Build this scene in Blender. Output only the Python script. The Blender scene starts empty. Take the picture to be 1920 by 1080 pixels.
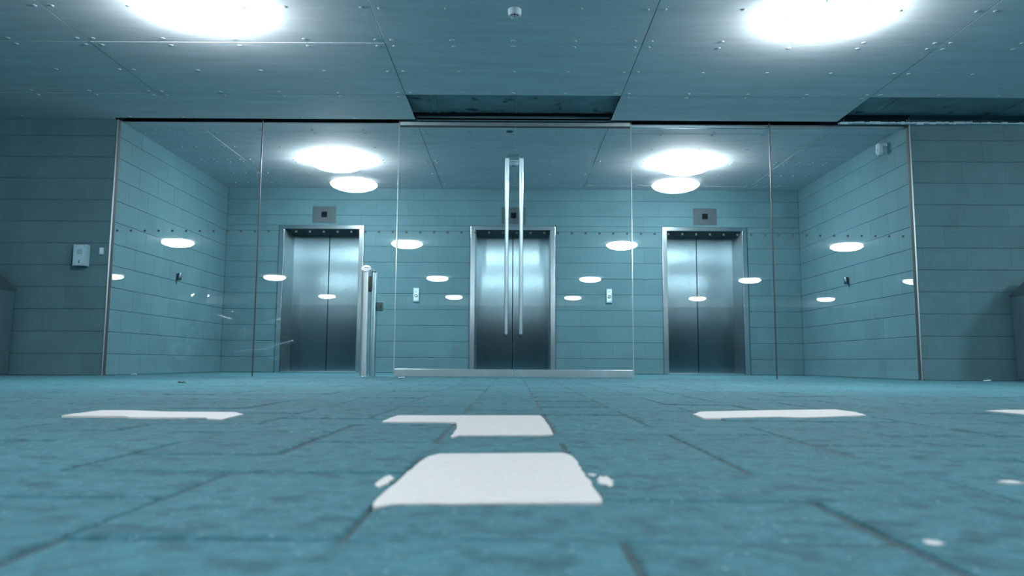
import bpy, bmesh, math, random
from mathutils import Vector, Matrix
random.seed(7)
C = bpy.context.scene.collection
PI = math.pi

# ------------------------------------------------------------------ materials
def mat(name, col, rough=0.6, metal=0.0, var=0.0, vscale=6.0, stretch=(1, 1, 1), bump=0.0, bscale=80.0,
        island=0.0, spec=0.5, aniso=0.0, coat=0.0, tan=(1, 0)):
    m = bpy.data.materials.new(name); m.use_nodes = True
    nt = m.node_tree; N = nt.nodes; L = nt.links
    b = N['Principled BSDF']
    b.inputs['Base Color'].default_value = (*col, 1)
    b.inputs['Roughness'].default_value = rough
    b.inputs['Metallic'].default_value = metal
    b.inputs['Specular IOR Level'].default_value = spec
    if coat: b.inputs['Coat Weight'].default_value = coat
    if aniso:
        b.inputs['Anisotropic'].default_value = aniso
        tg = N.new('ShaderNodeCombineXYZ'); tg.inputs[0].default_value = tan[0]; tg.inputs[1].default_value = tan[1]
        L.new(tg.outputs[0], b.inputs['Tangent'])
    tc = N.new('ShaderNodeTexCoord')
    mp = N.new('ShaderNodeMapping'); mp.inputs['Scale'].default_value = stretch
    L.new(tc.outputs['Object'], mp.inputs[0])
    if var or island:
        nz = N.new('ShaderNodeTexNoise'); nz.inputs['Scale'].default_value = vscale
        nz.inputs['Detail'].default_value = 6; nz.inputs['Roughness'].default_value = 0.65
        L.new(mp.outputs[0], nz.inputs['Vector'])
        mr = N.new('ShaderNodeMapRange'); mr.inputs[1].default_value = 0.25; mr.inputs[2].default_value = 0.75
        mr.inputs[3].default_value = 1 - var; mr.inputs[4].default_value = 1 + var
        L.new(nz.outputs[0], mr.inputs[0])
        val = mr.outputs[0]
        if island:
            g = N.new('ShaderNodeNewGeometry')
            m2 = N.new('ShaderNodeMapRange'); m2.inputs[3].default_value = 1 - island; m2.inputs[4].default_value = 1 + island
            L.new(g.outputs['Random Per Island'], m2.inputs[0])
            mm = N.new('ShaderNodeMath'); mm.operation = 'MULTIPLY'
            L.new(val, mm.inputs[0]); L.new(m2.outputs[0], mm.inputs[1]); val = mm.outputs[0]
        vm = N.new('ShaderNodeVectorMath'); vm.operation = 'SCALE'; vm.inputs[0].default_value = col
        L.new(val, vm.inputs['Scale']); L.new(vm.outputs[0], b.inputs['Base Color'])
        m['basecol'] = vm.name
    if bump:
        n2 = N.new('ShaderNodeTexNoise'); n2.inputs['Scale'].default_value = bscale; n2.inputs['Detail'].default_value = 5
        L.new(mp.outputs[0], n2.inputs['Vector'])
        bp = N.new('ShaderNodeBump'); bp.inputs['Strength'].default_value = bump; bp.inputs['Distance'].default_value = 0.01
        L.new(n2.outputs[0], bp.inputs['Height']); L.new(bp.outputs[0], b.inputs['Normal'])
    return m

def speckle(m, amount, scale, lo, hi, col):
    """small flecks of another colour in the stone itself"""
    nt = m.node_tree; N = nt.nodes; L = nt.links; b = N['Principled BSDF']
    src = N[m['basecol']].outputs[0]
    tc = N.new('ShaderNodeTexCoord'); nz = N.new('ShaderNodeTexNoise')
    nz.inputs['Scale'].default_value = scale; nz.inputs['Detail'].default_value = 2
    L.new(tc.outputs['Object'], nz.inputs['Vector'])
    mr = N.new('ShaderNodeMapRange'); mr.inputs[1].default_value = lo; mr.inputs[2].default_value = hi
    mr.inputs[3].default_value = 0; mr.inputs[4].default_value = amount
    L.new(nz.outputs[0], mr.inputs[0])
    mx = N.new('ShaderNodeMix'); mx.data_type = 'RGBA'
    L.new(mr.outputs[0], mx.inputs['Factor']); L.new(src, mx.inputs['A']); mx.inputs['B'].default_value = (*col, 1)
    L.new(mx.outputs['Result'], b.inputs['Base Color'])
    vm = N.new('ShaderNodeVectorMath'); vm.operation = 'SCALE'; vm.inputs['Scale'].default_value = 1
    L.new(mx.outputs['Result'], vm.inputs[0]); m['basecol'] = vm.name

M = {}
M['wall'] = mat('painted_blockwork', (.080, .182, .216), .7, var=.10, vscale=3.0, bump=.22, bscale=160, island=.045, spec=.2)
M['outer'] = mat('shade_toned_blockwork', (.064, .146, .175), .8, var=.12, vscale=3.0, bump=.25, bscale=160, island=.05, spec=.15)  # darker copy of the lobby wall colour, with the outer walls' dimness put in
M['dim'] = mat('darkened_wall', (.06, .10, .12), .9, var=.3, vscale=1.0)  # car park's darkness put into the colour, for mirroring in the lift doors
M['ceil'] = mat('cement_board', (.50, .565, .605), .8, var=.13, vscale=2.2, stretch=(.6, 4, 1), bump=.10, bscale=60, spec=.15, island=.03)
M['bolt'] = mat('painted_bolt_head', (.38, .45, .48), .6, spec=.4)
M['pave'] = mat('paving_stone', (.043, .143, .178), .8, var=.34, vscale=34, bump=.9, bscale=55, island=.09, spec=.12)
speckle(M['pave'], .75, 130, .66, .74, (.28, .40, .45))
speckle(M['pave'], .62, 19, .53, .68, (.022, .062, .078))
M['joint'] = mat('joint_sand', (.020, .058, .072), .95, var=.5, vscale=40)
M['paint'] = mat('white_road_paint', (.535, .55, .56), .6, var=.05, vscale=40, bump=.35, bscale=160, spec=.3)
speckle(M['paint'], .35, 90, .62, .72, (.30, .38, .42))
M['slab'] = mat('raw_concrete_slab', (.15, .24, .27), .85, var=.35, vscale=3.2, bump=.4, bscale=20)
speckle(M['slab'], .9, 5.5, .62, .70, (.02, .04, .05))
M['steel'] = mat('brushed_steel', (.28, .40, .45), .22, 1, var=.04, vscale=10, stretch=(30, 30, .3), aniso=1.0)
M['plate'] = mat('dull_steel_plate', (.034, .064, .078), .6)
M['screen'] = mat('black_display', (.004, .006, .007), .9, spec=.05)
M['satin'] = mat('satin_tube', (.50, .62, .67), .34, 1)
M['steelside'] = mat('brushed_steel_reveal', (.27, .37, .41), .34, 1, var=.04, vscale=10, stretch=(30, 30, .3), aniso=.85, tan=(0, 1))
M['frame'] = mat('satin_steel', (.56, .69, .74), .19, 1, var=.04, vscale=8, stretch=(20, 20, .5))
M['chrome'] = mat('polished_steel', (.72, .80, .83), .12, 1)
M['alu'] = mat('aluminium', (.43, .58, .64), .30, 1)
M['handle'] = mat('satin_handle', (.36, .50, .56), .30, 1)
M['darksteel'] = mat('dark_steel', (.10, .16, .185), .35, 1)
M['rail'] = mat('stainless_rail', (.46, .60, .65), .30, 1, var=.10, vscale=5, stretch=(1, 1, 1))
M['black'] = mat('black_plastic', (.012, .018, .02), .45)
M['rubber'] = mat('dark_sealant', (.02, .03, .035), .6)
M['grey'] = mat('grey_plastic', (.10, .18, .21), .5)
M['white'] = mat('white_plastic', (.42, .58, .64), .45)
M['disc'] = mat('white_disc', (.80, .86, .88), .4)
M['pale'] = mat('pale_painted_metal', (.25, .44, .52), .5, var=.03, vscale=20)
M['bin'] = mat('bin_steel', (.30, .43, .48), .34, .9, var=.08, vscale=6, stretch=(6, 6, .6))
M['binlid'] = mat('bin_lid_steel', (.10, .16, .19), .45, .7)
M['dot'] = mat('dark_vinyl_dot', (.03, .05, .06), .5)
M['edge'] = mat('polished_glass_edge', (.62, .76, .80), .15, .6)
M['carpaint'] = mat('dark_car_paint', (.03, .05, .06), .2, 0, coat=.6)
M['tyre'] = mat('tyre_rubber', (.012, .016, .018), .8)
M['leaf'] = mat('dry_leaf', (.03, .05, .055), .8)
M['lampring'] = mat('lamp_base', (.40, .50, .54), .4)

def emission(name, col, s):
    m = bpy.data.materials.new(name); m.use_nodes = True
    nt = m.node_tree; nt.nodes.clear()
    e = nt.nodes.new('ShaderNodeEmission'); o = nt.nodes.new('ShaderNodeOutputMaterial')
    e.inputs[0].default_value = (*col, 1); e.inputs[1].default_value = s
    nt.links.new(e.outputs[0], o.inputs[0]); return m
M['lamp'] = emission('lit_diffuser', (.95, .985, 1.0), 97)
M['lamp_ring'] = emission('lit_prismatic_rim', (.95, .985, 1.0), 125)  # glowing rim added to throw light up onto the ceiling
M['lamp_weak'] = emission('lit_diffuser_dimmed', (.95, .985, 1.0), 24)  # same lamp dimmed to weaken its glare and stray light
M['led'] = emission('lit_button', (.9, 1, 1), 1.6)

def glass():
    m = bpy.data.materials.new('clear_glass'); m.use_nodes = True
    nt = m.node_tree; N = nt.nodes; L = nt.links; N.clear()
    g = N.new('ShaderNodeNewGeometry')
    dt = N.new('ShaderNodeVectorMath'); dt.operation = 'DOT_PRODUCT'
    L.new(g.outputs['Normal'], dt.inputs[0]); L.new(g.outputs['Incoming'], dt.inputs[1])
    ab = N.new('ShaderNodeMath'); ab.operation = 'ABSOLUTE'; L.new(dt.outputs['Value'], ab.inputs[0])
    iv = N.new('ShaderNodeMath'); iv.operation = 'SUBTRACT'; iv.inputs[0].default_value = 1; L.new(ab.outputs[0], iv.inputs[1])
    pw = N.new('ShaderNodeMath'); pw.operation = 'POWER'; L.new(iv.outputs[0], pw.inputs[0]); pw.inputs[1].default_value = 5
    ma = N.new('ShaderNodeMath'); ma.operation = 'MULTIPLY_ADD'; L.new(pw.outputs[0], ma.inputs[0])
    ma.inputs[1].default_value = .95; ma.inputs[2].default_value = .048
    t = N.new('ShaderNodeBsdfTransparent'); t.inputs[0].default_value = (.955, .985, .99, 1)
    gl = N.new('ShaderNodeBsdfGlossy'); gl.inputs['Roughness'].default_value = 0.0
    mx = N.new('ShaderNodeMixShader'); o = N.new('ShaderNodeOutputMaterial')
    L.new(ma.outputs[0], mx.inputs[0]); L.new(t.outputs[0], mx.inputs[1]); L.new(gl.outputs[0], mx.inputs[2])
    L.new(mx.outputs[0], o.inputs[0]); return m
M['glass'] = glass()

# ------------------------------------------------------------------ mesh helpers
class MB:
    def __init__(s): s.bm = bmesh.new()
    def box(s, x0, x1, y0, y1, z0, z1, bev=0.0, seg=2):
        r = bmesh.ops.create_cube(s.bm, size=1)
        vs = r['verts']
        for v in vs:
            v.co = Vector((x0 + (v.co.x + .5) * (x1 - x0), y0 + (v.co.y + .5) * (y1 - y0), z0 + (v.co.z + .5) * (z1 - z0)))
        if bev:
            es = list({e for v in vs for e in v.link_edges})
            bmesh.ops.bevel(s.bm, geom=es, offset=bev, segments=seg, profile=.5, affect='EDGES')
        return s
    def quad(s, *p):
        s.bm.faces.new([s.bm.verts.new(q) for q in p]); return s
    def lathe(s, prof, at=(0, 0, 0), n=32, axis='Z', mtx=None, cap0=False, cap1=False):
        rings = []
        for r, h in prof:
            ring = []
            for k in range(n):
                a = 2 * PI * k / n
                p = Vector((r * math.cos(a), r * math.sin(a), h))
                if axis == 'X': p = Vector((p.z, p.x, p.y))
                if axis == 'Y': p = Vector((p.x, p.z, p.y))
                if mtx: p = mtx @ p
                ring.append(s.bm.verts.new(p + Vector(at)))
            rings.append(ring)
        for a, b in zip(rings, rings[1:]):
            for k in range(n):
                s.bm.faces.new((a[k], a[(k + 1) % n], b[(k + 1) % n], b[k]))
        if cap0: s.bm.faces.new(list(reversed(rings[0])))
        if cap1: s.bm.faces.new(rings[-1])
        return s
    def tube(s, pts, r, n=12, caps=True):
        pts = [Vector(p) for p in pts]; rings = []
        rr = r if isinstance(r, (list, tuple)) else [r] * len(pts)
        for i, p in enumerate(pts):
            d = (pts[min(i + 1, len(pts) - 1)] - pts[max(i - 1, 0)]).normalized()
            u = d.orthogonal().normalized() if i == 0 else (u - d * u.dot(d)).normalized()
            w = d.cross(u)
            rings.append([s.bm.verts.new(p + (u * math.cos(2 * PI * k / n) + w * math.sin(2 * PI * k / n)) * rr[i]) for k in range(n)])
        for a, b in zip(rings, rings[1:]):
            for k in range(n): s.bm.faces.new((a[k], a[(k + 1) % n], b[(k + 1) % n], b[k]))
        if caps: s.bm.faces.new(list(reversed(rings[0]))); s.bm.faces.new(rings[-1])
        return s
    def prism(s, poly, z0, z1, inset=0.0):
        n = len(poly)
        cx = sum(p[0] for p in poly) / n; cy = sum(p[1] for p in poly) / n
        lo = [s.bm.verts.new((p[0], p[1], z0)) for p in poly]
        hi = [s.bm.verts.new((p[0], p[1], z1)) for p in poly]
        s.bm.faces.new(hi); s.bm.faces.new(list(reversed(lo)))
        for k in range(n): s.bm.faces.new((lo[k], lo[(k + 1) % n], hi[(k + 1) % n], hi[k]))
        return s
    def build(s, name, m, parent=None, smooth=False, loc=None):
        bmesh.ops.recalc_face_normals(s.bm, faces=s.bm.faces)
        me = bpy.data.meshes.new(name); s.bm.to_mesh(me); s.bm.free()
        me.materials.append(M[m] if isinstance(m, str) else m)
        if smooth:
            for p in me.polygons: p.use_smooth = True
            me.set_sharp_from_angle(angle=math.radians(38))
        o = bpy.data.objects.new(name, me); C.objects.link(o)
        if loc: o.location = loc
        if parent: o.parent = parent
        return o

def tag(o, label=None, cat=None, group=None, kind=None):
    if label: o['label'] = label
    if cat: o['category'] = cat
    if group: o['group'] = group
    if kind: o['kind'] = kind
    return o
def empty(name, loc=(0, 0, 0), rz=0):
    o = bpy.data.objects.new(name, None); C.objects.link(o); o.location = loc; o.rotation_euler = (0, 0, rz)
    o.empty_display_size = .1
    return o
def copy_tree(o, parent=None):
    c = o.copy(); C.objects.link(c)
    if parent: c.parent = parent
    for ch in [x for x in bpy.data.objects if x.parent == o]: copy_tree(ch, c)
    return c
def struct(o, label, cat): return tag(o, label, cat, kind='structure')

# ------------------------------------------------------------------ dimensions (metres)
XL, XR, LB, ZC = -4.10, 4.088, 3.20, 2.632       # lobby: left and right wall, back wall, ceiling
WY = -0.03                                       # face of the outer walls; the glass stands at y = 0
FARY, SIDEX = -26.5, 15.4                        # car park behind and beside the camera
COURSE, BLK = .225, .45

# ------------------------------------------------------------------ block walls (real recessed joints)
def blockwork(P, u0, u1, z0, z1, holes=(), phase=0.0, bm=None):
    """P(u, z, d): point on the wall at u along, z up, d into the wall"""
    def one(a, b, lo, hi):
        if b - a < .004 or hi - lo < .004: return
        iu, iz, dh, dv = .0034, .0062, .0065, .0021
        r = random.uniform(-.0004, .0004)
        V = lambda u, z, d: bm.verts.new(P(u, z, d))
        i = [V(a + iu, lo + iz, r), V(b - iu, lo + iz, r), V(b - iu, hi - iz, r), V(a + iu, hi - iz, r)]
        h = [V(a + iu, lo, dh), V(b - iu, lo, dh), V(b - iu, hi, dh), V(a + iu, hi, dh)]
        v = [V(a, lo + iz, dv), V(b, lo + iz, dv), V(b, hi - iz, dv), V(a, hi - iz, dv)]
        c = [V(a, lo, dh), V(b, lo, dh), V(b, hi, dh), V(a, hi, dh)]
        for f in ((i[0], i[1], i[2], i[3]), (h[0], h[1], i[1], i[0]), (i[3], i[2], h[2], h[3]), (v[0], i[0], i[3], v[3]), (i[1], v[1], v[2], i[2]),
                  (c[0], h[0], i[0], v[0]), (h[1], c[1], v[1], i[1]), (i[2], v[2], c[2], h[2]), (v[3], i[3], h[3], c[3])):
            bm.faces.new(f)
    k = 0; z = -.012 - COURSE
    while z < z1:
        lo, hi = max(z, z0), min(z + COURSE, z1)
        if hi - lo > .003:
            cuts = sorted({lo, hi} | {h for H in holes for h in (H[2], H[3]) if lo < h < hi})
            for a_, b_ in zip(cuts, cuts[1:]):
                mid = (a_ + b_) / 2
                spans = [(u0, u1)]
                for H in holes:
                    if H[2] < mid < H[3]:
                        spans = [t for s0, s1 in spans for t in ((s0, min(s1, H[0])), (max(s0, H[1]), s1)) if t[1] > t[0]]
                for s0, s1 in spans:
                    u = s0 - ((s0 - phase - (k % 2) * BLK / 2) % BLK)
                    while u < s1:
                        a, b = max(u, s0), min(u + BLK, s1); one(a, b, a_, b_); u += BLK
        z += COURSE; k += 1

ELX = (-2.735, -.004, 2.728)      # the three lift openings
EW, EH = .603, 2.088              # half width and height over the steel surround
holes = [(x - EW - .001, x + EW + .001, -1, EH + .004) for x in ELX]
w = MB(); blockwork(lambda u, z, d: (u, LB + d, z), XL, XR, 0, ZC + .2, holes, .06, w.bm)
struct(w.build('wall_back', 'wall'), 'painted block wall at the back of the lobby with three lift openings', 'wall')
w = MB(); blockwork(lambda u, z, d: (XL - d, u, z), 0.012, LB, 0, ZC + .2, (), .05, w.bm)
struct(w.build('wall_left', 'wall'), 'painted block side wall at the left end of the glazed lobby', 'wall')
w = MB(); blockwork(lambda u, z, d: (XR + d, u, z), 0.012, LB, 0, ZC + .2, (), .05, w.bm)
struct(w.build('wall_right', 'wall'), 'painted block side wall at the right end of the glazed lobby', 'wall')
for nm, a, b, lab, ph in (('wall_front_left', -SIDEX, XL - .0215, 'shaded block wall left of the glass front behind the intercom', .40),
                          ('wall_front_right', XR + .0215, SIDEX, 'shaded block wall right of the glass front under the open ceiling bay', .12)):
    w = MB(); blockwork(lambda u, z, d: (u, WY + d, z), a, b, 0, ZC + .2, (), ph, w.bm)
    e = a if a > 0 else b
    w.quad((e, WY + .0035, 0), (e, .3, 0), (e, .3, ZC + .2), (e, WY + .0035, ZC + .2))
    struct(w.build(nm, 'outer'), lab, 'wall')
w = MB(); w.box(-SIDEX, SIDEX, FARY - .2, FARY, 0, ZC + .4)
struct(w.build('wall_far', 'dim'), 'far wall of the car park behind the camera', 'wall')
for nm, x in (('wall_side_left', -SIDEX - .2), ('wall_side_right', SIDEX)):
    w = MB(); w.box(x, x + .2, FARY, .3, 0, ZC + .4)
    struct(w.build(nm, 'dim'), 'side wall of the car park on the %s outside the picture' % nm.split('_')[-1], 'wall')
# skirting of mortar along the walls' feet
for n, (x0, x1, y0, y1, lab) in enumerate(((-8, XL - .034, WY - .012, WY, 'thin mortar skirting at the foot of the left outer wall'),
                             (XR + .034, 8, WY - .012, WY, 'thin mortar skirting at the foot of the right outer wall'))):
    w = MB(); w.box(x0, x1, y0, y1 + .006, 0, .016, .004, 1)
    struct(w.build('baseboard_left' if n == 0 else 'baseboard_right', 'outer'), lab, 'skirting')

# ------------------------------------------------------------------ floor: herringbone paving
UX, UY, OX, OY = .237, .2085, -.144, -7.215
def paving():
    s = MB(); bm = s.bm
    X0, X1, Y0, Y1 = -6.6, 6.6, -9.2, LB
    g, ch = .0022, .006
    def block(x0, x1, y0, y1):
        if x1 <= X0 or x0 >= X1 or y1 <= Y0 or y0 >= Y1: return
        x0, x1, y0, y1 = max(x0, X0), min(x1, X1), max(y0, Y0), min(y1, Y1)
        j = lambda a: random.uniform(-a, a)
        dz = j(.0009); tx, ty = j(.0012), j(.0012)
        x0 += g + abs(j(.0016)); x1 -= g + abs(j(.0016)); y0 += g + abs(j(.0016)); y1 -= g + abs(j(.0016))
        if x1 - x0 < .03 or y1 - y0 < .03: return
        cx, cy = (x0 + x1) / 2, (y0 + y1) / 2
        def ring(ins, z):
            return [bm.verts.new((x, y, z + (dz + tx * (x - cx) / .2 + ty * (y - cy) / .2 if z > -.01 else 0))) for x, y in
                    ((x0 + ins, y0 + ins), (x1 - ins, y0 + ins), (x1 - ins, y1 - ins), (x0 + ins, y1 - ins))]
        r = [ring(0, -.02), ring(0, -.005), ring(ch * .35, -.0018), ring(ch, -.0004), ring(ch * 2.4, 0)]
        for a, b in zip(r, r[1:]):
            for k in range(4): bm.faces.new((a[k], a[(k + 1) % 4], b[(k + 1) % 4], b[k]))
        bm.faces.new(r[-1])
    for i in range(-29, 30):
        for jj in range(-12, 52):
            k = (i - jj + 3) % 4
            x, y = OX + i * UX, OY + jj * UY
            if k == 0: block(x, x + 2 * UX, y, y + UY)
            if k == 3: block(x, x + UX, y, y + 2 * UY)
    for a, b, c, d in ((-SIDEX, SIDEX, FARY, Y0), (-SIDEX, X0, Y0, .3), (X1, SIDEX, Y0, .3), (-4, 4, LB, LB + .7)):
        s.quad((a, c, 0), (b, c, 0), (b, d, 0), (a, d, 0))
    return s
fl = paving().build('floor', 'pave')
struct(fl, 'herringbone block paving running from the camera to the glass doors', 'floor')
bd = MB(); bd.quad((-6.7, -9.3, -.0032), (6.7, -9.3, -.0032), (6.7, LB + .1, -.0032), (-6.7, LB + .1, -.0032))
bo = bd.build('joint_bed', 'joint', fl); tag(bo, 'dark sand in the joints between the paving blocks')

# ------------------------------------------------------------------ ceiling: cement board panels with bolts
ceil = empty('ceiling', (0, 0, ZC))
struct(ceil, 'bolted cement board ceiling over forecourt and lobby with two boards missing', 'ceiling')
bm_ = MB(); bm_.lathe([(.0195, 0), (.0175, -.0022), (.012, -.0040), (.005, -.0047), (.0004, -.0048)], n=14)
bolt0 = bm_.build('bolt', 'bolt', smooth=True)
bolt_mesh = bolt0.data; bpy.data.objects.remove(bolt0)
XS = [-7.95, -5.64, -3.33, -1.015, 1.0, 3.325, 5.64, 7.95]
YF = [-3.34, -2.09, -.872, -.105]
YB = [.05, .36, 1.632, 2.93, LB]
def panel(x0, x1, y0, y1, bolts=True, full=True):
    g = .0025
    jz = random.uniform(-.0012, .0012)
    s = MB(); s.box(x0 + g, x1 - g, y0 + g, y1 - g, 0, .012, .0015, 1)
    p = s.build('panel', 'ceil', ceil); p.location = (0, 0, jz)
    if not bolts: return
    e = .062
    xs = [x0 + e + (x1 - x0 - 2 * e) * k / 4 for k in range(5)]
    ys = [y0 + e, (y0 + y1) / 2, y1 - e] if y1 - y0 > 1 else [y0 + .05, y1 - .05] if y1 - y0 > .5 else [y1 - .055] if y0 < 1 else [y0 + .055]
    for y in ys:
        if y < -3.05: continue
        for x in xs:
            if x < XL + .02 and y > 0 or x > XR - .02 and y > 0 or abs(x) > 5.5: continue
            b = bpy.data.objects.new('bolt', bolt_mesh); C.objects.link(b); b.parent = p
            b.location = (x + random.uniform(-.006, .006), y + random.uniform(-.006, .006), 0)
for i in range(len(XS) - 1):
    for j in range(3):
        if j == 2 and (i == 3 or i == 5): continue          # the two missing boards
        panel(XS[i], XS[i + 1], YF[j], YF[j + 1], 0 < i < 6)
    for j in range(4):
        a, b = max(XS[i], XL - .01), min(XS[i + 1], XR + .01)
        if b - a > .2: panel(a, b, YB[j], YB[j + 1], True)
panel(-SIDEX, XL - .03, YF[3], WY + .03, False); panel(5.64, SIDEX, YF[3], WY + .03, False)
panel(-SIDEX, XS[0], YF[0], YF[3], False); panel(XS[-1], SIDEX, YF[0], YF[3], False)
panel(-SIDEX, SIDEX, FARY, YF[0], False)
s = MB(); s.box(-SIDEX - .2, SIDEX + .2, FARY - .2, LB + .8, ZC + .10, ZC + .40)
for x in (-.86, -.78, .02, 3.75, 5.0):                     # rough board marks and joints cast into the soffit
    s.box(x - .012, x + .012, -1.2, .0, ZC + .093, ZC + .101, .003, 1)
struct(s.build('ceiling_slab', 'slab'), 'raw stained concrete slab showing above the missing ceiling boards', 'slab')
# downstand beam far behind the camera
s = MB(); s.box(-SIDEX, SIDEX, -22.9, -22.6, 2.345, ZC)
struct(s.build('trim_beam', 'ceil'), 'downstand beam across the car park behind the camera', 'beam')
# edge angle hanging along the head of the right outer wall, with ragged sealant
s = MB(); s.box(3.36, 8.0, WY - .050, WY, ZC - .004, ZC + .006, .002, 1)
x = 3.37
while x < 5.6:
    d = random.uniform(.02, .09)
    z = random.uniform(-.016, -.001) if x < 4.6 else random.uniform(-.004, 0)
    s.box(x, x + d, WY - .052 - random.uniform(0, .004), WY - .03, ZC + z, ZC + random.uniform(.008, .020), .002, 1); x += d * random.uniform(.8, 1.3)
struct(s.build('trim_1', 'pale'), 'ragged pale sealant and angle along the head of the right outer wall', 'trim')
for x in (3.40, 4.05, 4.72, 5.38):
    s = MB(); s.box(x, x + .006, WY - .054, WY - .048, ZC, ZC + .035); s.build('screw', 'pale', bpy.data.objects['trim_1'])
s = MB(); s.box(-1.0, .99, -.10, -.075, ZC - .002, ZC + .02, .002, 1); s.box(-1.0, .99, -.10, -.097, ZC, ZC + .04)
struct(s.build('trim_2', 'grey'), 'grey angle along the back of the open ceiling bay above the doors', 'trim')

# ------------------------------------------------------------------ glass front
s = MB(); s.box(XL - .03, XR + .03, -.028, .028, 2.678, 2.72)
struct(s.build('trim_3', 'rubber'), 'dark head channel along the top of the glass front', 'trim')
s = MB(); s.box(1.22, XR - .004, .022, .05, ZC - .034, ZC - .004, .003, 1)
struct(s.build('trim_4', 'alu'), 'slim pale metal bar along the head of the right glass panes', 'trim')
for n, x, side in ((5, XL - .010, 'left'), (6, XR + .010, 'right')):
    t = empty('trim_%d' % n, (x, 0, 0))
    struct(t, 'slim upright metal post at the %s edge of the glass front' % side, 'post')
    s = MB(); s.box(-.0075, .0075, -.040, .012, 0, 2.70, .002, 2); s.build('post', 'alu', t)
    s = MB(); s.box(-.0115, -.0075, -.036, .012, 0, 2.70); s.box(.0075, .010, -.036, .012, 0, 2.70); s.build('gasket', 'rubber', t)

GX = [XL, -2.616, -1.188, .0115, 1.212, 2.658, XR]
def dotz(x): return 1.478 - .0014 * (x + 4) - (.0055 * max(0, x - .5))
DOTX = [-4.062 + .1413 * k for k in range(58)]
dm = MB(); dm.lathe([(.0125, 0), (.0125, -.0012)], n=16, axis='Y', cap0=True, cap1=True)
d0 = dm.build('manifestation_dot', 'dot'); dot_mesh = d0.data; bpy.data.objects.remove(d0)
def dots(root, x0, x1):
    for x in DOTX:
        if x0 + .01 < x < x1 - .01:
            o = bpy.data.objects.new('manifestation_dot', dot_mesh); C.objects.link(o); o.parent = root
            o.location = (x - root.location.x, -.0065, 1.474 - (.0 if x < .5 else .004 * (x - .5)))
            o['label'] = 'dark vinyl dot on the glass'
for n, k, lab in ((1, 0, 'outermost left fixed glass pane beside the left block wall'), (2, 1, 'fixed glass pane between the leftmost pane and the doors'),
                  (3, 4, 'fixed glass pane just right of the double doors'), (4, 5, 'outermost right fixed glass pane beside the right block wall')):
    a, b = GX[k] + .004, GX[k + 1] - .004
    r = empty('window_%d' % n, ((a + b) / 2, 0, 0)); struct(r, lab, 'glass pane'); ox = r.location.x
    s = MB(); s.box(a - ox, b - ox, -.006, .006, .004, 2.69); s.build('pane', 'glass', r)
    dots(r, a, b)
    if n in (1, 4):
        e = GX[1] if n == 1 else GX[5]
        s = MB(); s.box(e - ox - .0045, e - ox + .0045, -.009, .009, .0, 2.69); q = s.build('joint_seal', 'rubber', r); tag(q, 'dark silicone joint between two panes')
    else:
        e = GX[2] if n == 2 else GX[4]
        e += -.006 if n == 2 else .006
        s = MB(); s.box(e - ox - .0035, e - ox + .0035, -.0075, .0075, .004, 2.69, .001, 1); q = s.build('pane_edge', 'edge', r); tag(q, 'bright polished edge of the pane')

for n, a, b, hx, lab in ((1, -1.184, .009, -.067, 'left leaf of the frameless glass double doors'), (2, .014, 1.208, .081, 'right leaf of the frameless glass double doors')):
    r = empty('door_%d' % n, ((a + b) / 2, 0, 0)); struct(r, lab, 'glass door'); ox = r.location.x
    s = MB(); s.box(a - ox + .002, b - ox - .002, -.006, .006, .03, 2.65); s.build('pane', 'glass', r)
    dots(r, a, b)
    s = MB(); s.box(a - ox, b - ox, -.022, .022, .006, .084, .003, 2); q = s.build('bottom_rail', 'rail', r); tag(q, 'stainless bottom rail')
    s = MB(); s.box(a - ox, b - ox, -.022, .022, 2.596, 2.674, .003, 2); q = s.build('top_rail', 'rail', r); tag(q, 'stainless top rail')
    s = MB(); s.box(a - ox, b - ox, -.012, .012, 2.585, 2.596); s.box(a - ox, b - ox, -.012, .012, 2.674, 2.684); s.build('gasket', 'rubber', q)
    sx = .009 - .16 if n == 1 else .014 + .13
    s = MB(); s.lathe([(.012, 0), (.012, -.003), (.008, -.004)], (sx - ox, -.022, 2.655), n=16, axis='Y', cap1=True); s.build('pivot_screw', 'darksteel', q)
    for side, nm in ((-1, 'pull_handle'), (1, 'pull_handle')):
        y = side * .066
        s = MB(); s.tube([(hx - ox, y, .435), (hx - ox, y, 2.236)], .0195, 20)
        hd = s.build(nm, 'handle', r, True); tag(hd, 'tall round steel pull handle on the %s face' % ('outer' if side < 0 else 'inner'))
        for z in (.62, 2.05):
            s = MB(); s.tube([(hx - ox, side * .006, z), (hx - ox, y, z)], .011, 12); s.build('standoff', 'handle', hd, True)
        for z, d in ((.435, -1), (2.236, 1)):
            s = MB(); s.lathe([(.0195, 0), (.019, d * .012), (.012, d * .020), (.0005, d * .023)], (hx - ox, y, z), n=18); s.build('end_cap', 'darksteel', hd, True)

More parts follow.
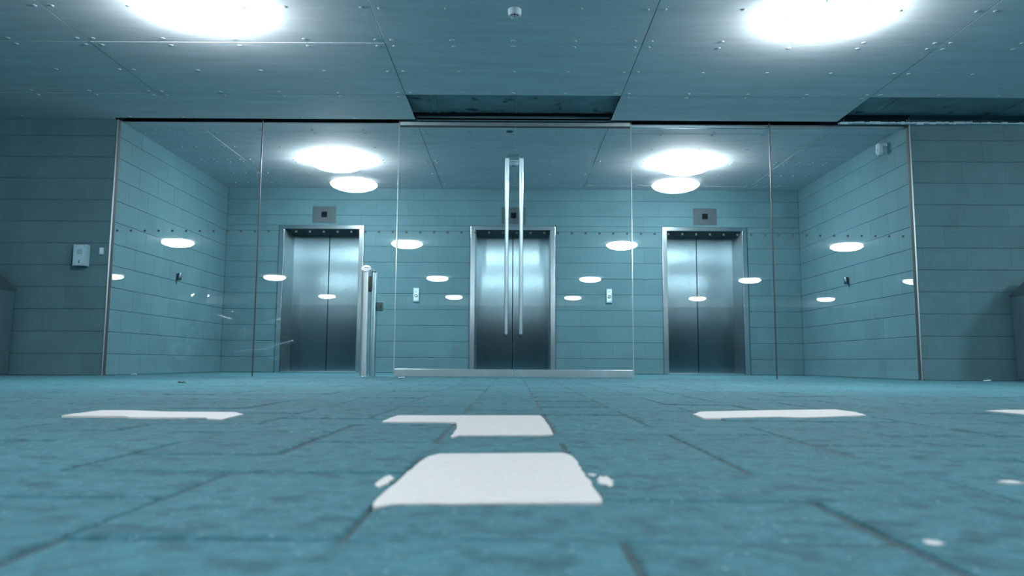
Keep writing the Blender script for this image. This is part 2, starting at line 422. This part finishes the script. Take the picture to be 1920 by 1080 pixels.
# ------------------------------------------------------------------ lifts
def elevator(i, x):
    r = empty('elevator', (x, LB, 0))
    tag(r, ('steel lift entrance at the left, partly behind the steel access posts',
            'steel lift entrance in the middle, seen behind the tall door handles',
            'steel lift entrance at the right, between the right call panel and the right wall')[i], 'elevator', 'three steel lift entrances')
    hw, ih = .535, 2.034
    s = MB()
    s.box(-EW, -hw, -.022, .50, 0, EH, .003, 2)
    tag(s.build('jamb', 'frame', r), 'left steel jamb')
    s = MB(); s.box(hw, EW, -.022, .50, 0, EH, .003, 2)
    tag(s.build('jamb', 'frame', r), 'right steel jamb')
    s = MB(); s.box(-EW, EW, -.024, .50, ih, EH + .002, .003, 2)
    s.build('header', 'frame', r)
    s = MB(); s.box(-hw, hw, .004, .50, ih - .005, ih); s.build('soffit', 'black', r)  # black sheet added; puts the shade under the header into colour
    s = MB(); s.box(-EW - .006, -EW, -.004, -.0006, 0, EH + .008); s.box(EW, EW + .006, -.004, -.0006, 0, EH + .008); s.box(-EW, EW, -.004, -.0006, EH + .002, EH + .008)
    s.build('sealant_line', 'rubber', r)
    for sg, nm in ((-1, 'left'), (1, 'right')):
        s = MB(); a, b = (-.60, -.0045) if sg < 0 else (.0045, .60)
        s.box(a, b, .50, .535, .012, 2.10, .002, 1)
        tag(s.build('door_panel', 'steel', r), '%s sliding steel door panel' % nm)
    for sg, nm in ((-1, 'left'), (1, 'right')):
        s = MB(); s.box(min(sg * hw, sg * (hw - .004)), max(sg * hw, sg * (hw - .004)), .004, .50, .012, ih, .001, 1)
        tag(s.build('reveal', 'steelside', r), '%s brushed steel reveal' % nm)
    s = MB(); s.box(-hw, hw, .0, .50, 0, .012, .002, 1)
    for y in (.44, .46, .48): s.box(-hw, hw, y - .003, y + .003, .012, .014)
    s.build('sill', 'alu', r)
    s = MB(); s.box(-.62, .62, .54, .56, 0, 2.15); s.build('shaft_backing', 'black', r)
for i, x in enumerate(ELX): elevator(i, x)

for i, x in enumerate((-2.71, .003, 2.744)):
    r = empty('floor_indicator', (x, LB, 2.246))
    tag(r, ('steel indicator plate with black display above the left lift', 'steel indicator plate with black display above the middle lift',
            'steel indicator plate with black display above the right lift')[i], 'floor indicator', 'floor indicators above the lifts')
    s = MB(); s.box(-.168, .168, -.006, .001, -.122, .122, .002, 1); s.build('plate', 'plate', r)
    s = MB(); s.box(-.040, .040, -.009, -.004, -.038, .042, .001, 1); tag(s.build('display', 'screen', r), 'unlit black square display')
    for sx in (-.155, .155):
        for sz in (-.11, .11):
            s = MB(); s.lathe([(.005, 0), (.004, -.002)], (sx, -.006, sz), n=10, axis='Y', cap1=True); s.build('screw', 'darksteel', r)

for i, x in enumerate((-1.37, 1.363)):
    r = empty('call_panel', (x, LB, 1.098))
    tag(r, ('lift call panel between the left and middle lifts, with an up arrow', 'lift call panel between the middle and right lifts')[i], 'call panel', 'lift call panels')
    s = MB(); s.box(-.042, .042, -.022, .001, -.10, .10, .006, 3); s.build('plate', 'pale', r, True)
    s = MB(); s.box(-.034, .034, -.026, -.020, -.085, .085, .003, 2); s.build('faceplate', 'rail', r)
    s = MB(); s.lathe([(.024, 0), (.024, -.005), (.019, -.006), (.017, -.004)], (0, -.025, -.012), n=24, axis='Y')
    s.build('button_ring', 'chrome', r, True)
    s = MB(); s.lathe([(.016, 0), (.015, -.004), (.0005, -.005)], (0, -.025, -.012), n=20, axis='Y')
    b = s.build('button', 'grey', r, True)
    s = MB(); s.lathe([(.006, 0), (.005, -.002), (.0003, -.0024)], (.0, -.0298, -.014), n=12, axis='Y'); tag(s.build('lamp', 'led', b), 'small lit dot')
    s = MB()
    if i == 0:
        s.tube([(-.016, -.0265, .040), (0, -.0265, .066), (.016, -.0265, .040)], .003, 6); s.tube([(-.008, -.0265, .034), (.008, -.0265, .034)], .003, 6)
        s.build('arrow', 'grey', r)
    else:
        s.box(-.022, .022, -.0275, -.0255, .058, .066); s.build('label_strip', 'grey', r)

# ------------------------------------------------------------------ ceiling lights
def make_light():
    r = empty('ceiling_light')
    s = MB(); s.lathe([(.0005, 0), (.255, 0), (.264, -.003), (.264, -.007), (.25, -.008), (.0005, -.008)], n=48); s.build('base_plate', 'lampring', r, True)
    s = MB(); s.lathe([(.262, -.006), (.276, -.010), (.300, -.026), (.317, -.042), (.321, -.048), (.319, -.053)], n=56)
    tag(s.build('prismatic_uplight', 'lamp_ring', r, True), 'bright prismatic rim of the bowl')
    s = MB(); s.lathe([(.319, -.053), (.312, -.064), (.290, -.086), (.250, -.106), (.19, -.124), (.11, -.135), (.0005, -.139)], n=56)
    s.build('diffuser', 'lamp', r, True)
    for k in range(6):
        a = 2 * PI * (k + .3) / 6
        s = MB(); s.box(-.008, .008, .318, .328, -.058, -.028, .002, 1)
        c = s.build('clip', 'grey', r); c.rotation_euler = (0, 0, a)
    return r
light0 = make_light()
weak = [c for c in light0.children if c.name.startswith('diffuser')][0].data.copy(); weak.materials[0] = M['lamp_weak']
weak_ring = [c for c in light0.children if c.name.startswith('prismatic')][0].data.copy(); weak_ring.materials[0] = M['lamp_weak']
spots = [(-2.20, -2.72, 'lit round bowl light on the forecourt ceiling at the top left of the photo', None),
         (2.22, -2.66, 'lit round bowl light on the forecourt ceiling at the top right of the photo', None),
         (-2.17, 1.55, 'lit round bowl light on the lobby ceiling in front of the left lift', None),
         (2.12, 1.60, 'lit round bowl light on the lobby ceiling in front of the right lift', None)]
back = []
for y in (-8.3, -15.1, -21.75):
    for x in (-11.7, -6.95, -2.2, 2.25, 6.9, 11.7): back.append((x, y))
for x in (-11.7, 6.9, 11.7): back.append((x, -2.7))
for i, (x, y) in enumerate([q[:2] for q in spots] + back):
    o = light0 if i == 0 else copy_tree(light0)
    o.location = (x, y, ZC); o.rotation_euler = (0, 0, .37 * i)
    if y < -12:                                             # deeper rows set weaker to cut their glare in the lift doors
        for ch in list(o.children):
            if ch.name.startswith('diffuser'): ch.data = weak
            if ch.name.startswith('prismatic'): ch.data = weak_ring
    if i < 4: tag(o, spots[i][2], 'ceiling light', 'round bowl lights in view')
    else: tag(o, 'round bowl light of the car park outside the picture, seen only mirrored in the glass', 'ceiling light', 'car park lights outside the picture')

# ------------------------------------------------------------------ detectors and small wall fittings
r = empty('smoke_detector', (.0, -2.70, ZC)); tag(r, 'round slotted smoke detector on the forecourt ceiling at the top middle', 'smoke detector')
s = MB(); s.lathe([(.0005, 0), (.047, 0), (.0475, -.030), (.044, -.042), (.036, -.047)], n=36); s.build('housing', 'white', r, True)
s = MB(); s.lathe([(.036, -.044), (.033, -.052), (.022, -.063), (.0005, -.064)], n=30); s.build('sensor_core', 'black', r, True)
s = MB()
for k in range(10):
    a = 2 * PI * k / 10
    p = lambda q, z: (q * math.cos(a), q * math.sin(a), z)
    s.tube([p(.037, -.046), p(.033, -.054), p(.013, -.067)], .0018, 6)
for q, z in ((.030, -.0575), (.021, -.0625)):
    s.tube([(q * math.cos(2 * PI * k / 24), q * math.sin(2 * PI * k / 24), z) for k in range(25)], .0018, 6)
s.lathe([(.013, -.062), (.013, -.068), (.0005, -.069)], n=16)
s.build('grille', 'white', r, True)

r = empty('dome_detector', (-.003, 1.32, ZC)); r.scale = (1, 1, .70); tag(r, 'pale dome detector on a forked bracket hanging from the lobby ceiling', 'detector')
s = MB(); s.box(-.076, -.062, -.02, .02, -.10, 0, .003, 1); s.box(.062, .076, -.02, .02, -.10, 0, .003, 1); s.box(-.076, .076, -.03, .03, -.115, -.085, .004, 2)
s.build('bracket', 'white', r)
s = MB(); s.lathe([(.0005, -.112), (.066, -.112), (.070, -.125), (.066, -.150), (.050, -.168), (.030, -.176)], n=32); s.build('housing', 'white', r, True)
s = MB(); s.lathe([(.030, -.174), (.026, -.186), (.0005, -.190)], n=24); s.build('lens', 'grey', r, True)
s = MB(); s.lathe([(.071, -.126), (.0725, -.132), (.070, -.138)], n=32); s.build('seam_ring', 'darksteel', r, True)

r = empty('ceiling_sensor', (-.045, .30, ZC)); tag(r, 'small dark round sensor flush in the lobby ceiling just behind the doors', 'sensor')
s = MB(); s.lathe([(.0005, 0), (.040, 0), (.041, -.004), (.034, -.008)], n=28); s.build('rim', 'grey', r, True)
s = MB(); s.lathe([(.034, -.007), (.02, -.012), (.0005, -.013)], n=24); s.build('lens', 'black', r, True)

r = empty('motion_detector', (XR, .45, 2.50)); tag(r, 'white faceted motion detector high on the right lobby wall', 'motion detector')
s = MB(); s.box(-.05, 0, -.02, .02, .025, .065, .004, 2); s.build('bracket', 'white', r)
s = MB(); s.box(-.115, -.045, -.034, .034, -.065, .065, .018, 1)
hd = s.build('housing', 'white', r)
s = MB(); s.box(-.119, -.112, -.02, .02, -.04, .0, .003, 1); s.build('lens', 'pale', hd)

for x, sg, lab in ((XL, 1, 'small dark steel bracket on the left lobby wall'), (XR, -1, 'small dark steel bracket on the right lobby wall')):
    r = empty('wall_bracket', (x, 1.585, 1.168)); tag(r, lab, 'wall bracket', 'pair of small wall brackets facing each other in the lobby')
    s = MB(); s.box(0 if sg > 0 else -.006, .006 if sg > 0 else 0, -.03, .03, -.045, .045, .002, 1); s.build('back_plate', 'grey', r)
    s = MB(); s.lathe([(.0005, -.043), (.022, -.043), (.025, -.038), (.025, .040), (.022, .044), (.0005, .044)], (sg * .034, 0, 0), n=20); s.build('sleeve', 'darksteel', r, True)

r = empty('intercom', (-4.378, WY, 1.205)); tag(r, 'pale metal intercom box on the left outer wall', 'intercom')
hx, hz, dd = .0595, .107, .072
s = MB(); s.box(-hx, hx, -dd, 0, -hz, hz, .003, 2)
s.box(-hx - .004, -hx + .002, -dd - .006, 0, -hz - .003, hz + .003, .001, 1); s.box(hx - .002, hx + .004, -dd - .006, 0, -hz - .003, hz + .003, .001, 1)
s.build('housing', 'pale', r)
s = MB(); s.box(-hx + .005, hx - .005, -dd - .003, -dd + .001, -hz + .004, hz - .004, .001, 1); fp = s.build('faceplate', 'pale', r)
s = MB()
for a in range(8):
    for b in range(7):
        s.lathe([(.0022, 0), (.0022, -.0012)], (-.024 + a * .0066, -dd - .0032, .012 + b * .0075), n=8, axis='Y', cap1=True)
s.build('speaker_grille', 'darksteel', fp)
s = MB(); s.box(-.050, .050, -dd - .005, -dd - .002, -.082, -.030, .001, 1); kp = s.build('key_plate', 'pale', fp)
s = MB(); s.lathe([(.0055, 0), (.0055, -.002)], (.0, -dd - .005, -.058), n=14, axis='Y', cap1=True); s.lathe([(.0065, 0), (.0065, -.003)], (.0, -dd - .005, -.072), n=14, axis='Y', cap1=True)
s.build('keyhole', 'black', kp)
for sx in (-.042, .042):
    for sz in (-.093, .093):
        s = MB(); s.lathe([(.0045, 0), (.0035, -.002)], (sx, -dd - .003, sz), n=12, axis='Y', cap1=True); s.build('screw', 'darksteel', fp)

r = empty('wall_switch', (-4.193, WY, 1.256)); tag(r, 'small pale switch plate between the intercom and the left metal post', 'switch')
s = MB(); s.box(-.022, .022, -.014, 0, -.036, .036, .003, 2); s.build('plate', 'pale', r)
s = MB(); s.box(-.012, .012, -.018, -.012, -.028, .028, .002, 1); s.build('rocker', 'white', r)

# ------------------------------------------------------------------ access posts
def post_mesh(rad, h, tilt, n=28):
    s = MB(); rings = []
    prof = [0, .02, h]
    for q, z in enumerate(prof):
        rings.append([s.bm.verts.new((rad * math.cos(2 * PI * k / n), rad * math.sin(2 * PI * k / n),
                      z + (tilt * rad * math.sin(2 * PI * k / n) if q == 2 else 0))) for k in range(n)])
    for a, b in zip(rings, rings[1:]):
        for k in range(n): s.bm.faces.new((a[k], a[(k + 1) % n], b[(k + 1) % n], b[k]))
    s.bm.faces.new(rings[-1]); s.bm.faces.new(list(reversed(rings[0])))
    return s
r = empty('access_post', (-1.470, -.16, 0)); tag(r, 'steel access post with slanted white disc top, left of the glass doors', 'post', 'pair of steel access posts')
post_mesh(.0385, 1.072, .9).build('tube', 'satin', r, True)
mt = Matrix.Translation((0, 0, 1.080)) @ Matrix.Rotation(math.atan(.9), 4, 'X')
s = MB(); s.lathe([(.0005, -.010), (.047, -.010), (.049, -.004), (.048, .004), (.044, .007), (.0005, .008)], n=32, mtx=mt); dk = s.build('push_disc', 'disc', r, True); tag(dk, 'white round push disc')
s = MB()
s.lathe([(.007, .0080), (.007, .0105), (.0004, .0108)], at=(0, 0, 0), n=14, mtx=mt @ Matrix.Translation((-.010, .004, 0)))
for a, b in (((-.004, .004), (.020, .004)), ((.014, .004), (.014, -.006)), ((.019, .004), (.019, -.005))):
    s.tube([mt @ Vector((*a, .009)), mt @ Vector((*b, .009))], .0022, 6)
s.build('key_symbol', 'grey', dk)
s = MB(); s.lathe([(.052, 0), (.052, .006), (.040, .012)], n=28); s.build('collar', 'alu', r, True)
s = MB(); s.box(.030, .060, -.022, .03, .847, 1.002, .010, 3); tag(s.build('reader_pad', 'black', r, True), 'black card reader pad')

r = empty('access_post', (-1.443, .17, 0)); tag(r, 'darker plain steel post just behind the glass, with a grey lock box', 'post', 'pair of steel access posts')
s = MB(); s.lathe([(.034, 0), (.034, 1.055), (.031, 1.078), (.020, 1.093), (.0005, 1.098)], n=28); s.build('tube', 'alu', r, True)
s = MB(); s.box(.034, .098, -.030, .028,   .675, .767, .010, 3); lb = s.build('lock_box', 'grey', r, True)
s = MB(); s.box(.078, .086, -.034, -.028, .702, .739, .001, 1); s.build('slot', 'black', lb)

# ------------------------------------------------------------------ bins
for x, lab in ((-5.262, 'steel litter bin with dark peaked lid at the left edge of the photo'), (5.255, 'steel litter bin with dark peaked lid at the right edge of the photo')):
    r = empty('litter_bin', (x, -.34, 0)); tag(r, lab, 'bin', 'litter bins against the outer walls')
    s = MB(); bm = s.bm
    rings = []
    for hw, z in ((.238, .0), (.244, .02), (.252, .845)):
        rings.append([bm.verts.new((a * hw, b * hw, z)) for a, b in ((-1, -1), (1, -1), (1, 1), (-1, 1))])
    for a, b in zip(rings, rings[1:]):
        for k in range(4): bm.faces.new((a[k], a[(k + 1) % 4], b[(k + 1) % 4], b[k]))
    bm.faces.new(rings[-1]); bm.faces.new(list(reversed(rings[0])))
    bmesh.ops.bevel(bm, geom=[e for e in bm.edges if abs(e.verts[0].co.z - e.verts[1].co.z) > .1], offset=.008, segments=2, affect='EDGES')
    s.build('body', 'bin', r)
    s = MB(); bm = s.bm; rings = []
    for hw, z in ((.258, .838), (.262, .846), (.262, .854), (.245, .868), (.095, 1.085), (.085, 1.092)):
        rings.append([bm.verts.new((a * hw, b * hw, z)) for a, b in ((-1, -1), (1, -1), (1, 1), (-1, 1))])
    for a, b in zip(rings, rings[1:]):
        for k in range(4): bm.faces.new((a[k], a[(k + 1) % 4], b[(k + 1) % 4], b[k]))
    bm.faces.new(rings[-1]); bm.faces.new(list(reversed(rings[0])))
    s.build('lid', 'binlid', r)
    s = MB(); s.box(-.16, .16, -.252, -.244, .66, .80, .006, 2); s.build('flap', 'binlid', r)

# ------------------------------------------------------------------ white painted marks on the paving
def rough_poly(pts, rad=.018, jit=.0022, step=.03):
    """rounded, slightly wavy outline"""
    n = len(pts); out = []
    for k in range(n):
        p0, p1, p2 = Vector(pts[k - 1]), Vector(pts[k]), Vector(pts[(k + 1) % n])
        a = p1 + (p0 - p1).normalized() * rad; b = p1 + (p2 - p1).normalized() * rad
        for t in (0, .33, .66, 1):
            out.append(a.lerp(p1, t).lerp(p1.lerp(b, t), t))
        nx = p2 + (p1 - p2).normalized() * rad
        m = int((nx - b).length / step)
        for q in range(1, m):
            v = b.lerp(nx, q / m); d = (nx - b).normalized(); out.append(v + Vector((-d.y, d.x)) * random.uniform(-jit, jit))
    return [(v.x, v.y) for v in out]
PZ = .0042
marks = [('white painted block nearest the camera, in the middle of the paving',
          [(-.144, -7.267), (-.139, -7.287), (-.124, -7.266), (.096, -7.249), (.098, -7.217), (.097, -7.027), (.097, -6.868), (.093, -6.806), (.083, -6.779), (-.117, -6.804), (-.129, -6.836), (-.136, -6.905), (-.140, -7.056), (-.144, -7.187)]),
         ('stepped white painted mark just beyond the nearest white block',
          [(-.322, -6.109), (-.322, -5.98), (-.316, -5.871), (.078, -5.833), (.085, -6.008), (.086, -6.426), (.078, -6.447), (-.109, -6.467), (-.119, -6.514), (-.122, -6.503), (-.124, -6.296), (-.135, -6.138), (-.142, -6.107)]),
         ('white painted dash on the paving left of the stepped mark',
          [(-1.198, -5.963), (-1.208, -5.85), (-1.213, -5.723), (-1.138, -5.715), (-1.005, -5.767), (-.803, -5.772), (-.75, -5.852), (-.745, -5.93), (-.735, -6.064), (-.775, -6.048), (-.80, -6.0), (-.992, -6.008), (-1.025, -5.969)]),
         ('white painted dash on the paving right of the stepped mark',
          [(.533, -5.727), (.586, -5.604), (.822, -5.509), (1.065, -5.438), (1.074, -5.582), (1.042, -5.727), (.893, -5.812), (.802, -5.854), (.752, -5.825), (.521, -5.912)]),
         ('white painted dash running off the right edge of the photo',
          [(1.548, -5.462), (1.657, -5.39), (1.78, -5.40), (2.05, -5.42), (2.06, -5.72), (1.684, -5.765), (1.57, -5.725), (1.56, -5.59)])]
for lab, poly in marks:
    cx = sum(p[0] for p in poly) / len(poly); cy = sum(p[1] for p in poly) / len(poly)
    s = MB(); s.prism(rough_poly([(p[0] - cx, p[1] - cy) for p in poly], .006, .0016, .025), -.002, PZ - .0012)
    o = s.build('painted_mark', 'paint', loc=(cx, cy, 0)); tag(o, lab, 'road marking', 'white painted marks on the paving')
# overspray crumbs of paint by the nearest block
for lab, x, y, rx, ry in (('larger splash of white paint right of the nearest white block', .118, -7.080, .011, .045),
                       ('smaller splash of white paint right of the nearest white block, further from camera', .107, -7.025, .006, .014),
                       ('splash of white paint left of the nearest white block', -.160, -7.090, .010, .055),
                       ('small white paint fleck at the lower right of the paving', .354, -7.425, .008, .010),
                       ('white paint streak on the paving near the right edge of the photo', .640, -7.066, .016, .014)):
    pts = [(rx * math.cos(2 * PI * k / 18) * random.uniform(.55, 1.15), ry * math.sin(2 * PI * k / 18) * random.uniform(.55, 1.15)) for k in range(18)]
    s = MB(); s.prism(pts, -.001, .0014)
    tag(s.build('paint_splash', 'paint', loc=(x, y, 0)), lab, 'paint splash')
# litter on the paving
s = MB()
for k in range(5):
    a = k * 1.25; s.tube([(0, 0, .003), (.016 * math.cos(a), .02 * math.sin(a), .006 + .003 * (k % 2)), (.032 * math.cos(a + .3), .03 * math.sin(a + .3), .002)], [.003, .004, .001], 6)
tag(s.build('dry_leaf', 'leaf', loc=(-2.253, -2.617, 0)), 'dark curled leaf lying on the paving in front of the left glass panes', 'leaf')
for lab, x, y in (('white scrap at the foot of the left lobby wall behind the glass', -3.95, .30), ('white scrap on the paving just in front of the left door', -1.033, -.619), ('pale scrap at the foot of the right outer wall', 4.58, -.31)):
    s = MB(); s.box(-.03, .03, -.012, .012, 0, .010, .004, 1); s.box(-.005, .035, -.02, -.002, .002, .014, .004, 1)
    tag(s.build('paper_scrap', 'white', loc=(x, y, .001)), lab, 'litter')

# ------------------------------------------------------------------ vehicles behind the camera, mirrored in the glass
def wheel(r, name, x, z, R, wd):
    s = MB(); s.lathe([(R * .62, -wd / 2), (R * .9, -wd / 2), (R, -wd / 3), (R, wd / 3), (R * .9, wd / 2), (R * .62, wd / 2)], (x, 0, z), n=40, axis='Y')
    w_ = s.build(name, 'tyre', r, True)
    s = MB(); s.lathe([(R * .63, -wd * .3), (R * .58, -wd * .2), (R * .58, wd * .2), (R * .63, wd * .3)], (x, 0, z), n=40, axis='Y')
    for k in range(5):
        a = 2 * PI * k / 5; s.tube([(x, 0, z), (x + R * .6 * math.cos(a), 0, z + R * .6 * math.sin(a))], .02, 8)
    s.lathe([(.0005, -.05), (.05, -.05), (.05, .05), (.0005, .05)], (x, 0, z), n=18, axis='Y'); s.build('rim', 'darksteel', w_, True)
    for sg in (-1, 1):
        s = MB(); s.lathe([(R * .22, sg * .06), (R * .46, sg * .06), (R * .46, sg * .065), (R * .22, sg * .065), (R * .22, sg * .06)], (x, 0, z), n=28, axis='Y'); s.build('brake_disc', 'alu', w_, True)
mc = empty('motorcycle', (-4.45, -4.5, 0), math.radians(-28)); tag(mc, 'dark motorcycle parked outside the picture, seen only mirrored in the left glass', 'motorcycle')
wheel(mc, 'wheel', -.70, .305, .305, .12); wheel(mc, 'wheel', .72, .31, .31, .17)
for sg in (-1, 1):
    s = MB(); s.tube([(-.70, sg * .10, .305), (-.56, sg * .10, .62), (-.42, sg * .10, .93)], [.028, .030, .026], 12); s.build('fork_leg', 'alu', mc, True)
    s = MB(); s.tube([(-.42, sg * .06, .98), (-.40, sg * .25, 1.02), (-.30, sg * .37, 1.0)], .014, 8); s.build('handlebar', 'black', mc, True)
    s = MB(); s.tube([(-.45, sg * .2, 1.06), (-.46, sg * .33, 1.22)], .008, 6); s.lathe([(.0005, 0), (.055, 0), (.06, .02), (.0005, .03)], (-.46, sg * .36, 1.24), n=16, axis='X'); s.build('mirror', 'black', mc, True)
    s = MB(); s.tube([(.10, sg * .05, .42), (.72, sg * .11, .31)], .025, 8); s.build('swingarm', 'darksteel', mc, True)
    s = MB(); s.tube([(.05, sg * .17, .28), (.5, sg * .19, .33), (.95, sg * .19, .48)], [.03, .05, .045], 14); s.build('exhaust', 'alu', mc, True)
def loft(secs, n=16):
    s = MB(); rings = []
    for x, z0, z1, hw in secs:
        cz, hz = (z0 + z1) / 2, (z1 - z0) / 2
        ring = []
        for k in range(n):
            a = 2 * PI * k / n; c_, s_ = math.cos(a), math.sin(a)
            ring.append(s.bm.verts.new((x, hw * math.copysign(abs(c_) ** .7, c_), cz + hz * math.copysign(abs(s_) ** .7, s_))))
        rings.append(ring)
    for a, b in zip(rings, rings[1:]):
        for k in range(n): s.bm.faces.new((a[k], a[(k + 1) % n], b[(k + 1) % n], b[k]))
    s.bm.faces.new(list(reversed(rings[0]))); s.bm.faces.new(rings[-1]); return s
loft([(-.72, .80, .92, .06), (-.62, .70, 1.02, .16), (-.45, .55, 1.08, .22), (-.25, .32, 1.02, .23), (.0, .25, .96, .22), (.25, .25, .80, .20), (.35, .35, .72, .12)]).build('fairing', 'carpaint', mc, True)
loft([(-.30, .78, .95, .10), (-.15, .76, 1.03, .16), (.10, .74, 1.0, .17), (.24, .72, .86, .12)]).build('fuel_tank', 'carpaint', mc, True)
loft([(.15, .74, .84, .12), (.35, .74, .85, .16), (.60, .80, .95, .14), (.92, .90, 1.02, .07)]).build('seat', 'black', mc, True)
loft([(.40, .58, .76, .10), (.65, .68, .86, .13), (1.0, .86, .97, .05)]).build('tail', 'carpaint', mc, True)
loft([(-.64, .98, 1.04, .10), (-.52, 1.02, 1.22, .15), (-.40, 1.06, 1.34, .13), (-.36, 1.1, 1.36, .10)]).build('windscreen', 'black', mc, True)
s = MB(); s.lathe([(.0005, -.02), (.07, 0), (.075, .03)], (-.70, 0, .86), n=20, axis='X'); s.build('headlight', 'chrome', mc, True)
loft([(-.98, .44, .50, .05), (-.86, .56, .60, .075), (-.70, .63, .655, .08), (-.50, .56, .60, .075)]).build('mudguard', 'carpaint', mc, True)

car = empty('car', (-1.1, -24.4, 0), math.radians(62)); tag(car, 'dark hatchback parked at the far wall behind the camera, seen only mirrored in the glass', 'car')
loft([(-2.0, .35, .62, .62), (-1.9, .25, .72, .80), (-1.2, .2, .88, .86), (-.6, .2, .96, .87), (.6, .2, .98, .87), (1.5, .22, .98, .85), (1.95, .35, .92, .78), (2.0, .45, .85, .7)], 24).build('body', 'carpaint', car, True)
loft([(-.85, .85, .98, .72), (-.2, .85, 1.38, .64), (.3, .85, 1.46, .63), (1.1, .85, 1.42, .62), (1.75, .85, 1.05, .68)], 24).build('cabin', 'carpaint', car, True)
loft([(-.80, .93, .99, .70), (-.24, .95, 1.36, .60), (-.20, .95, 1.35, .58)], 24).build('windscreen', 'black', car, True)
for x in (-1.25, 1.25):
    for sg in (-1, 1):
        s = MB(); s.lathe([(.0005, -.1), (.2, -.1), (.3, -.09), (.31, 0), (.3, .09), (.2, .1), (.0005, .1)], (x, sg * .76, .31), n=28, axis='Y'); s.build('wheel', 'tyre', car, True)
for sg in (-1, 1):
    s = MB(); s.lathe([(.0005, -.03), (.09, -.01), (.11, .04)], (-1.94, sg * .58, .64), n=18, axis='X'); s.build('headlight', 'chrome', car, True)

# ------------------------------------------------------------------ camera
f_px, cy_px = 1502.0, 509.45
pi_, ya, ro = .1134, -.00131, .00608
c, s_ = math.cos(ya), math.sin(ya); vx = Vector((c, -s_, 0)); vy = Vector((s_, c, 0)); vz = Vector((0, 0, 1))
c, s_ = math.cos(pi_), math.sin(pi_); Fw = c * vy + s_ * vz; Up = -s_ * vy + c * vz
c, s_ = math.cos(ro), math.sin(ro); Rt = c * vx + s_ * Up; Up2 = -s_ * vx + c * Up
cam = bpy.data.cameras.new('camera'); co = bpy.data.objects.new('camera', cam); C.objects.link(co)
mw = Matrix((( Rt.x, Up2.x, -Fw.x, 0), (Rt.y, Up2.y, -Fw.y, -8.119), (Rt.z, Up2.z, -Fw.z, .1488), (0, 0, 0, 1)))
co.matrix_world = mw
cam.sensor_width = 36; cam.sensor_fit = 'HORIZONTAL'; cam.lens = f_px / 1920 * 36
cam.shift_y = -(540 - cy_px) / 1920
cam.clip_start = .02; cam.clip_end = 200
cam.dof.use_dof = True; cam.dof.focus_distance = 7.0; cam.dof.aperture_fstop = 5.2
sc = bpy.context.scene
sc.camera = co
wd = bpy.data.worlds.new('world'); sc.world = wd; wd.use_nodes = True
wd.node_tree.nodes['Background'].inputs[0].default_value = (0, 0, 0, 1)
sc.view_settings.view_transform = 'Standard'; sc.view_settings.look = 'None'
sc.view_settings.gamma = 1; sc.view_settings.use_curve_mapping = False
sc.view_settings.exposure = 0.12
